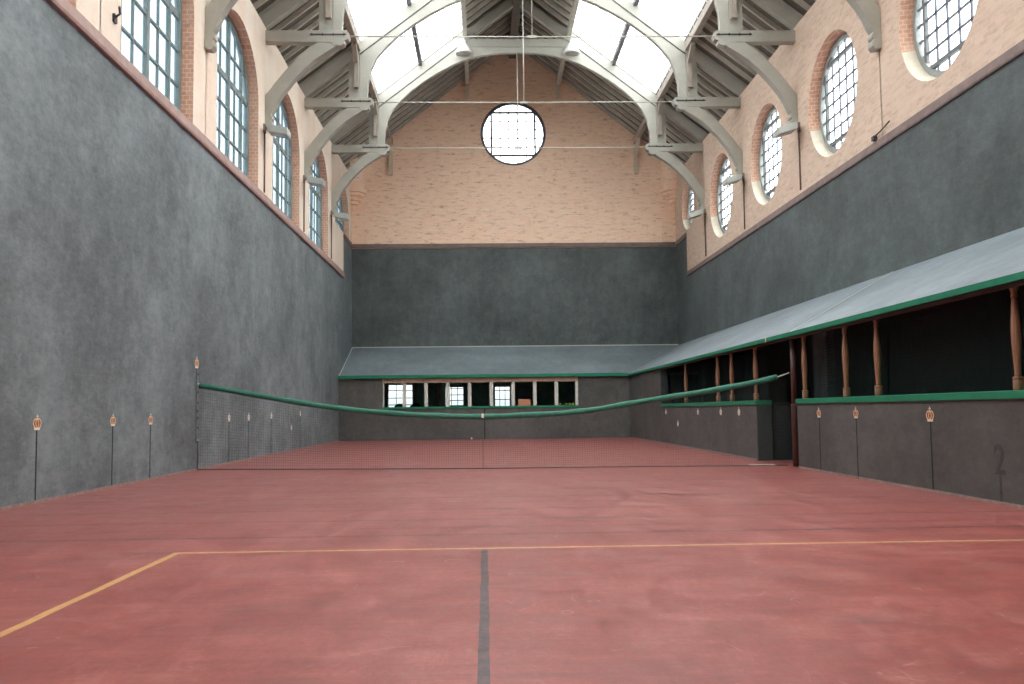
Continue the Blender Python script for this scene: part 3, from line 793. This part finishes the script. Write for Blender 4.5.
for i, x in enumerate((7.40, 7.60, 7.71, 7.82)):
    mb = MB((x, YD + .02, 1.10)); prof = [(0.0001, 0)] + [(.035 * math.sin(math.pi * k / 10), .035 - .035 * math.cos(math.pi * k / 10)) for k in range(1, 10)] + [(0.0001, .07)]
    mb.lathe(prof, (x, YD + .02, 1.10), 14)
    tag(mb.build('tennis_ball', M['ball']), ['yellow-green ball alone on the green ledge, left of the other three', 'yellow-green ball on the green ledge, left one of a row of three', 'yellow-green ball on the green ledge, middle one of a row of three', 'yellow-green ball on the green ledge nearest the right end post'][i], 'ball', 'balls on the green ledge')

# ------------------------------------------------------------------ the net
PX = [(0.0, 16.3), (2.5, 15.85), (4.8, 15.5), (7.0, 15.5), (9.9, 15.3)]
BZ = [(0.06, 1.43), (1.1, 1.24), (1.96, 1.085), (2.69, .98), (3.49, .905), (4.14, .865), (4.93, .845), (6.1, .885), (6.65, .935), (7.26, 1.04), (7.81, 1.12), (8.5, 1.22), (9.02, 1.31), (9.56, 1.41), (9.8, 1.49)]
def lerp(t, tab):
    if t <= tab[0][0]: return tab[0][1]
    for (a, b), (c, d) in zip(tab, tab[1:]):
        if t <= c: return b + (d - b) * (t - a) / (c - a)
    return tab[-1][1]
def smooth_(t, tab, h=.35): return (lerp(t - h, tab) + 2 * lerp(t, tab) + lerp(t + h, tab)) / 4
ny = lambda x: smooth_(x, PX, .6)
nz = lambda x: smooth_(x, BZ, .2)
noff = (4.9, 15.5, 0)
root = empty('court_net', noff, 'sagging black court net with green padded top band stretched across the court', 'net')
mb = MB(noff); N = 60
pts = [(x, ny(x), nz(x)) for x in [.06 + (9.62 - .06) * i / N for i in range(N + 1)]]
mb.tube(pts, .045, 12, rfun=lambda k: .045 + .004 * math.sin(k * 1.3)); mb.build('top_band', M['green_cloth'], root, label='green cloth band over the top of the net')
mb = MB(noff); mb.tube([pts[-1], (9.80, 15.26, 1.50)], .012, 6); mb.build('rope', M['iron_pale'], root)
mb = MB(noff); mb.tube([(0.022, 16.3, 1.46), pts[0]], .012, 6); mb.build('rope', M['iron_pale'], root)
mb = MB(noff); nx = 250
for i in range(nx + 1):
    x = .05 + 9.70 * i / nx
    mb.bar((x, ny(x), .01), (x, ny(x), nz(x) - .03), .0016, .0016)
for j in range(26):
    t = (j + .5) / 26; K = 30
    for k in range(K):
        xa = .05 + 9.7 * k / K; xb = .05 + 9.7 * (k + 1) / K
        mb.bar((xa, ny(xa), .01 + (nz(xa) - .04) * t), (xb, ny(xb), .01 + (nz(xb) - .04) * t), .0016, .0016)
o = mb.build('mesh', M['net'], root)
mb = MB(noff)
hp = [(.04 + 9.7 * i / 40, ny(.04 + 9.7 * i / 40), .014) for i in range(41)]; mb.tube(hp, .008, 6); mb.build('bottom_hem', M['net'], root)
mb = MB(noff); x = 4.84; mb.box(x - .02, x + .02, ny(x) - .05, ny(x) - .044, nz(x) - .02, nz(x) + .05); mb.build('centre_tag', M['white'], root)
mb = MB(noff); mb.bar((x, ny(x), .02), (x, ny(x), nz(x) - .03), .006, .004, up=(0, 1, 0)); mb.build('centre_strap', M['net'], root)
# net fixing on the left wall
loc = (0, 16.3, 0)
root = empty('net_fixing', loc, 'dark bolted iron plate fixing the net to the left wall beneath the highest crown', 'net fixing')
mb = MB(loc); mb.box(0, .02, 16.24, 16.33, .45, 1.70); mb.build('plate', M['grey_left'], root)
for z in (1.60, 1.30, 1.12, .98, .86, .70):
    mb = MB(loc); mb.lathe([(.014, 0), (.014, .03), (.0001, .032)], (.02, 16.285, z), 8); mb.build('bolt', M['iron_dark'], root)
mb = MB(loc); mb.tube([(.03, 16.28, .5), (.035, 16.26, .35), (.03, 16.31, .2), (.03, 16.27, .06), (.03, 16.29, .015)], .010, 6); mb.build('rope_end', M['net'], root)
mb = MB(loc); mb.box(.02, .04, 16.26, 16.31, .50, .515); mb.build('cleat', M['white'], root)
mb = MB((9.4, 15.62, 0)); mb.tube([(9.2 + .05 * i, 15.62 + .03 * math.sin(i * 1.4), .009) for i in range(10)], .008, 6)
tag(mb.build('loose_cord', M['crown_white']), 'short white cord lying on the floor at the right end of the net', 'cord')

# ------------------------------------------------------------------ painted crowns with chase lines
def crown(wall, y, z, h, label, line=True, pale=False, zl=0.03):
    """wall: +1 faces +x (left wall), -1 faces -x (gallery wall)"""
    x0 = 0.0 if wall > 0 else W
    loc = (x0, y, z); r = empty('crown_marker', loc, label, 'crown emblem', 'painted crowns above the chase lines')
    X = lambda d: x0 + wall * d
    w = h * .52
    gold = M['crown_gold'] if not pale else M['crown_white']
    mb = MB(loc)                                   # silhouette of the cap
    def flat(mb, pts, d0, d1):
        a = [mb.vert((X(d0), p, q)) for p, q in pts]; b = [mb.vert((X(d1), p, q)) for p, q in pts]
        mb.face(a); mb.face(b[::-1])
        for i in range(len(pts)): mb.face([a[i], a[(i + 1) % len(pts)], b[(i + 1) % len(pts)], b[i]])
    cap = [(y - w * .62, z + h * .16), (y - w * .95, z + h * .40), (y - w * .8, z + h * .60), (y - w * .35, z + h * .72), (y + w * .35, z + h * .72), (y + w * .8, z + h * .60), (y + w * .95, z + h * .40), (y + w * .62, z + h * .16)]
    flat(mb, cap, .0005, .002); mb.build('cap', M['crown_red'] if not pale else gold, r)
    mb = MB(loc); flat(mb, [(y - w * .7, z), (y + w * .7, z), (y + w * .78, z + h * .16), (y - w * .78, z + h * .16)], .0005, .005); mb.build('base_band', M['crown_white'], r)
    mb = MB(loc)
    for sgn in (-1, 1):
        ps = [(y + sgn * w * a, z + h * b) for a, b in ((.66, .14), (1.0, .38), (.9, .56), (.5, .70), (0.0, .68))]
        for p, q in zip(ps, ps[1:]): mb.bar((X(.004), *p), (X(.004), *q), h * .075, .004, up=(1, 0, 0))
        ps = [(y + sgn * w * a, z + h * b) for a, b in ((.12, .14), (.38, .36), (.3, .55), (0.0, .68))]
        for p, q in zip(ps, ps[1:]): mb.bar((X(.004), *p), (X(.004), *q), h * .05, .004, up=(1, 0, 0))
    mb.build('arches', gold, r)
    mb = MB(loc); mb.bar((X(.004), y, z + h * .66), (X(.004), y, z + h), h * .07, .004, up=(1, 0, 0)); mb.bar((X(.004), y - w * .3, z + h * .86), (X(.004), y + w * .3, z + h * .86), h * .06, .004, up=(1, 0, 0))
    mb.build('cross', M['crown_white'], r)
    if line:
        mb = MB(loc); lw = .013; xs = sorted((X(0.0), X(.0025))); mb.box(xs[0], xs[1], y - lw, y + lw, zl, z - .005); mb.build('chase_line', M['chase'], r)
for y, z, h, l, p, ln in ((10.55, .79, .175, 'gold crown on the left wall nearest the camera, leftmost in the photo', 0, 1),
                       (12.67, .80, .165, 'gold crown on the left wall, second from the left edge', 0, 1),
                       (14.08, .80, .165, 'gold crown on the left wall, last one before the net fixing', 0, 1),
                       (16.27, 1.72, .20, 'highest gold crown, on the left wall above the net fixing', 0, 0),
                       (18.35, .80, .165, 'small pale crown on the left wall, first beyond the net', 1, 1),
                       (19.85, .80, .165, 'small pale crown on the left wall, second beyond the net', 1, 1),
                       (21.95, .82, .165, 'small pale crown on the left wall, third beyond the net', 1, 1),
                       (24.2, .52, .15, 'small pale crown set lower than its neighbours on the far left wall', 1, 0),
                       (25.35, .86, .165, 'farthest small pale crown on the left wall, near the corner', 1, 1)):
    crown(1, y, z, h, l, bool(ln), bool(p))
for y, z, h, l, p, ln in ((13.8, .79, .15, 'gold crown on the right low wall, nearest to the doorway pole', 0, 1),
                       (12.41, .79, .15, 'gold crown on the right low wall, middle of the near three', 0, 1),
                       (10.32, .77, .165, 'gold crown on the right low wall, nearest the camera with orange arches', 0, 1),
                       (18.19, .80, .165, 'pale crown on the right low wall, first beyond the doorway', 1, 0),
                       (19.6, .80, .165, 'pale crown on the right low wall, second beyond the doorway', 1, 0),
                       (21.73, .80, .15, 'pale crown on the right low wall, third beyond the doorway', 1, 0),
                       (25.6, .80, .15, 'farthest pale crown on the right low wall, under the last opening', 1, 0),
                       (24.03, .50, .16, 'pale crown set lower than its neighbours on the far right low wall', 1, 0)):
    crown(-1, y, z, h, l, bool(ln), bool(p))
# faint painted figure 2 with its line near the right edge, and the centre line under the dedans
cu = bpy.data.curves.new('figure', 'FONT'); cu.body = '2'; cu.size = .40; cu.extrude = .0012; cu.align_x = 'CENTER'; cu.offset = .006
tmp = bpy.data.objects.new('tmp', cu); COL.objects.link(tmp)
bpy.context.view_layer.update()
me = bpy.data.meshes.new_from_object(tmp.evaluated_get(bpy.context.evaluated_depsgraph_get())); bpy.data.objects.remove(tmp); bpy.data.curves.remove(cu)
root = empty('painted_number', (W - .001, 8.95, .29), 'faint black painted figure 2 low on the right wall near the photo edge', 'painted number')
me.materials.clear(); me.materials.append(M['chase_faint'])
o = bpy.data.objects.new('digit', me); COL.objects.link(o); o.parent = root; o.rotation_euler = (math.pi / 2, 0, -math.pi / 2)
mb = MB((W - .001, 8.95, .29)); mb.box(W - .003, W - .0005, 8.93, 8.965, .03, .28); mb.build('chase_line', M['chase_faint'], root)
mb = MB((4.86, YD, 0)); mb.box(4.84, 4.88, YD - .003, YD - .0005, 0, 1.02)
tag(mb.build('centre_mark', M['chase']), 'thin black vertical centre line painted on the far low wall', 'painted line')
mb = MB((4.42, YD - .1, 0)); mb.lathe([(.0001, 0), (.03, .012), (.035, .035), (.03, .058), (.0001, .07)], (4.42, YD - .1, 0), 12)
tag(mb.build('tennis_ball', M['crown_white']), 'pale ball lying on the floor at the foot of the far wall', 'ball')

# ------------------------------------------------------------------ lamps
def pendant(x, label):
    loc = (x, 30.22, 12.5); r = empty('pendant_lamp', loc, label, 'lamp', 'white pendant lamps under the farthest collar')
    mb = MB(loc); mb.lathe([(.27, 12.52), (.275, 12.56), (.24, 12.64), (.17, 12.76), (.10, 12.86), (.06, 12.90), (.055, 12.98), (.0001, 12.99)], (x, 30.22, 0), 24)
    mb.build('lamp_shade', M['enamel'], r)
    mb = MB(loc); mb.lathe([(.0001, 12.50), (.18, 12.505), (.235, 12.53), (.235, 12.545)], (x, 30.22, 0), 24); mb.build('lamp_glass', M['lamp_grey'], r)
    mb = MB(loc); mb.tube([(x, 30.22, 12.98), (x, 30.22, 13.10)], .022, 8); mb.build('hanging_rod', M['iron_pale'], r)
pendant(4.30, 'white conical enamel lamp under the left end of the farthest truss collar')
pendant(7.80, 'white conical enamel lamp under the right end of the farthest truss collar')
which = {2: 'nearest', 3: 'middle', 4: 'farthest'}
for s in (1, -1):
    for i in (2, 3, 4):
        y = TR[i] - .18; x = mir(.05, s)
        loc = (x, y, 7.3); r = empty('floodlight', loc, '%s floodlight on the %s wall, a grey flat box at a truss foot' % (which[i], side[s]), 'floodlight', 'floodlights at the truss feet')
        mb = MB(loc); a = mir(.14, s); b = mir(.58, s)
        # flat tilted box
        lo, hi = (a, b) if s > 0 else (b, a)
        t = (-.18 if s > 0 else .30)
        def P_(xx, yy, zz): return (xx, yy, zz + (xx - mir(.33, s)) * t)
        c = [P_(xx, yy, zz) for zz in (7.11, 7.27) for xx, yy in ((lo, y - .32), (hi, y - .32), (hi, y + .1), (lo, y + .1))]
        ids = [mb.vert(p) for p in c]
        for q in ((0, 3, 2, 1), (4, 5, 6, 7), (0, 1, 5, 4), (1, 2, 6, 5), (2, 3, 7, 6), (3, 0, 4, 7)): mb.face([ids[k] for k in q])
        mb.build('housing', M['lamp_grey'], r, bevel=.012)
        mb = MB(loc); c = [P_(xx, yy, 7.105) for xx, yy in ((lo + .03, y - .29), (hi - .03, y - .29), (hi - .03, y + .07), (lo + .03, y + .07))]
        ids = [mb.vert(p) for p in c] + [mb.vert((p[0], p[1], p[2] + .02)) for p in c]
        for q in ((0, 3, 2, 1), (4, 5, 6, 7), (0, 1, 5, 4), (1, 2, 6, 5), (2, 3, 7, 6), (3, 0, 4, 7)): mb.face([ids[k] for k in q])
        mb.build('lens', M['lamp_face'], r)
        mb = MB(loc); mb.bar((mir(0, s), y - .02, 7.32), (mir(.2, s), y - .02, 7.24), .05, .05); mb.box(min(mir(0, s), mir(.04, s)), max(mir(0, s), mir(.04, s)), y - .08, y + .04, 7.18, 7.38)
        mb.build('bracket', M['ledge_dark'], r)
        mb = MB((mir(.02, s), y, 5.85)); mb.tube([(mir(.02, s), y, 5.84), (mir(.02, s), y, 7.17)], .018, 8)
        tag(mb.build('cable_pipe', M['ledge_dark']), 'thin brown vertical pipe below the %s floodlight on the %s wall' % (which[i], side[s]), 'pipe', 'thin pipes below the floodlights')
mb = MB((XR - .08, 16.8, 5.86)); mb.tube([(XR - .02, 16.95, 5.83), (XR - .05, 16.8, 5.85), (XR - .06, 16.5, 5.87), (XR - .07, 16.15, 5.92)], .014, 6); mb.box(XR - .06, XR, 16.85, 16.97, 5.79, 5.87)
tag(mb.build('wall_hook', M['iron_dark']), 'small dark iron hook with a stub arm on the right wall ledge', 'hook')
mb = MB((.0, 12.5, 6.15)); mb.tube([(0, 12.45, 6.2), (.10, 12.4, 6.24), (.12, 12.32, 6.30)], .016, 6); mb.box(0, .03, 12.4, 12.5, 6.14, 6.25)
tag(mb.build('casement_stay', M['iron_dark']), 'small dark iron stay beside the arched window nearest the top left corner', 'stay')

# ------------------------------------------------------------------ camera
cam = bpy.data.cameras.new('camera'); co = bpy.data.objects.new('camera', cam); COL.objects.link(co)
F, YAW, PIT, ROLL = 952.25, .0288, .0719, .0115
cam.sensor_width = 36; cam.lens = F / 1024 * 36; cam.clip_start = .05; cam.clip_end = 200
fwd = Vector((math.sin(YAW) * math.cos(PIT), math.cos(YAW) * math.cos(PIT), math.sin(PIT)))
right = Vector((math.cos(YAW), -math.sin(YAW), 0)); up = right.cross(fwd)
r2 = right * math.cos(ROLL) - up * math.sin(ROLL) ; u2 = right * math.sin(ROLL) + up * math.cos(ROLL)
co.matrix_world = Matrix(((r2.x, u2.x, -fwd.x, 4.8834), (r2.y, u2.y, -fwd.y, 0), (r2.z, u2.z, -fwd.z, .942), (0, 0, 0, 1)))
sc.camera = co

# ------------------------------------------------------------------ overcast daylight
wd = bpy.data.worlds.new('overcast_sky'); sc.world = wd; wd.use_nodes = True; nt = wd.node_tree
bg = nt.nodes['Background']; tc = nt.nodes.new('ShaderNodeTexCoord'); sp = nt.nodes.new('ShaderNodeSeparateXYZ')
lnk(nt, tc.outputs['Generated'], sp.inputs[0])
rp = ramp(nt, sp.outputs[2], [(0.0, (.40, .42, .43)), (0.03, (.84, .87, .90)), (0.5, (.90, .92, .95)), (1.0, (1.0, 1.0, 1.0))])
lnk(nt, rp, bg.inputs[0]); bg.inputs[1].default_value = 3.2
sc.view_settings.view_transform = 'Standard'; sc.view_settings.look = 'None'
sc.view_settings.gamma = 1; sc.view_settings.use_curve_mapping = False
sc.view_settings.exposure = 1.5
sc.cycles.use_denoising = True
sc.cycles.diffuse_bounces = 6; sc.cycles.max_bounces = 12; sc.cycles.transparent_max_bounces = 24
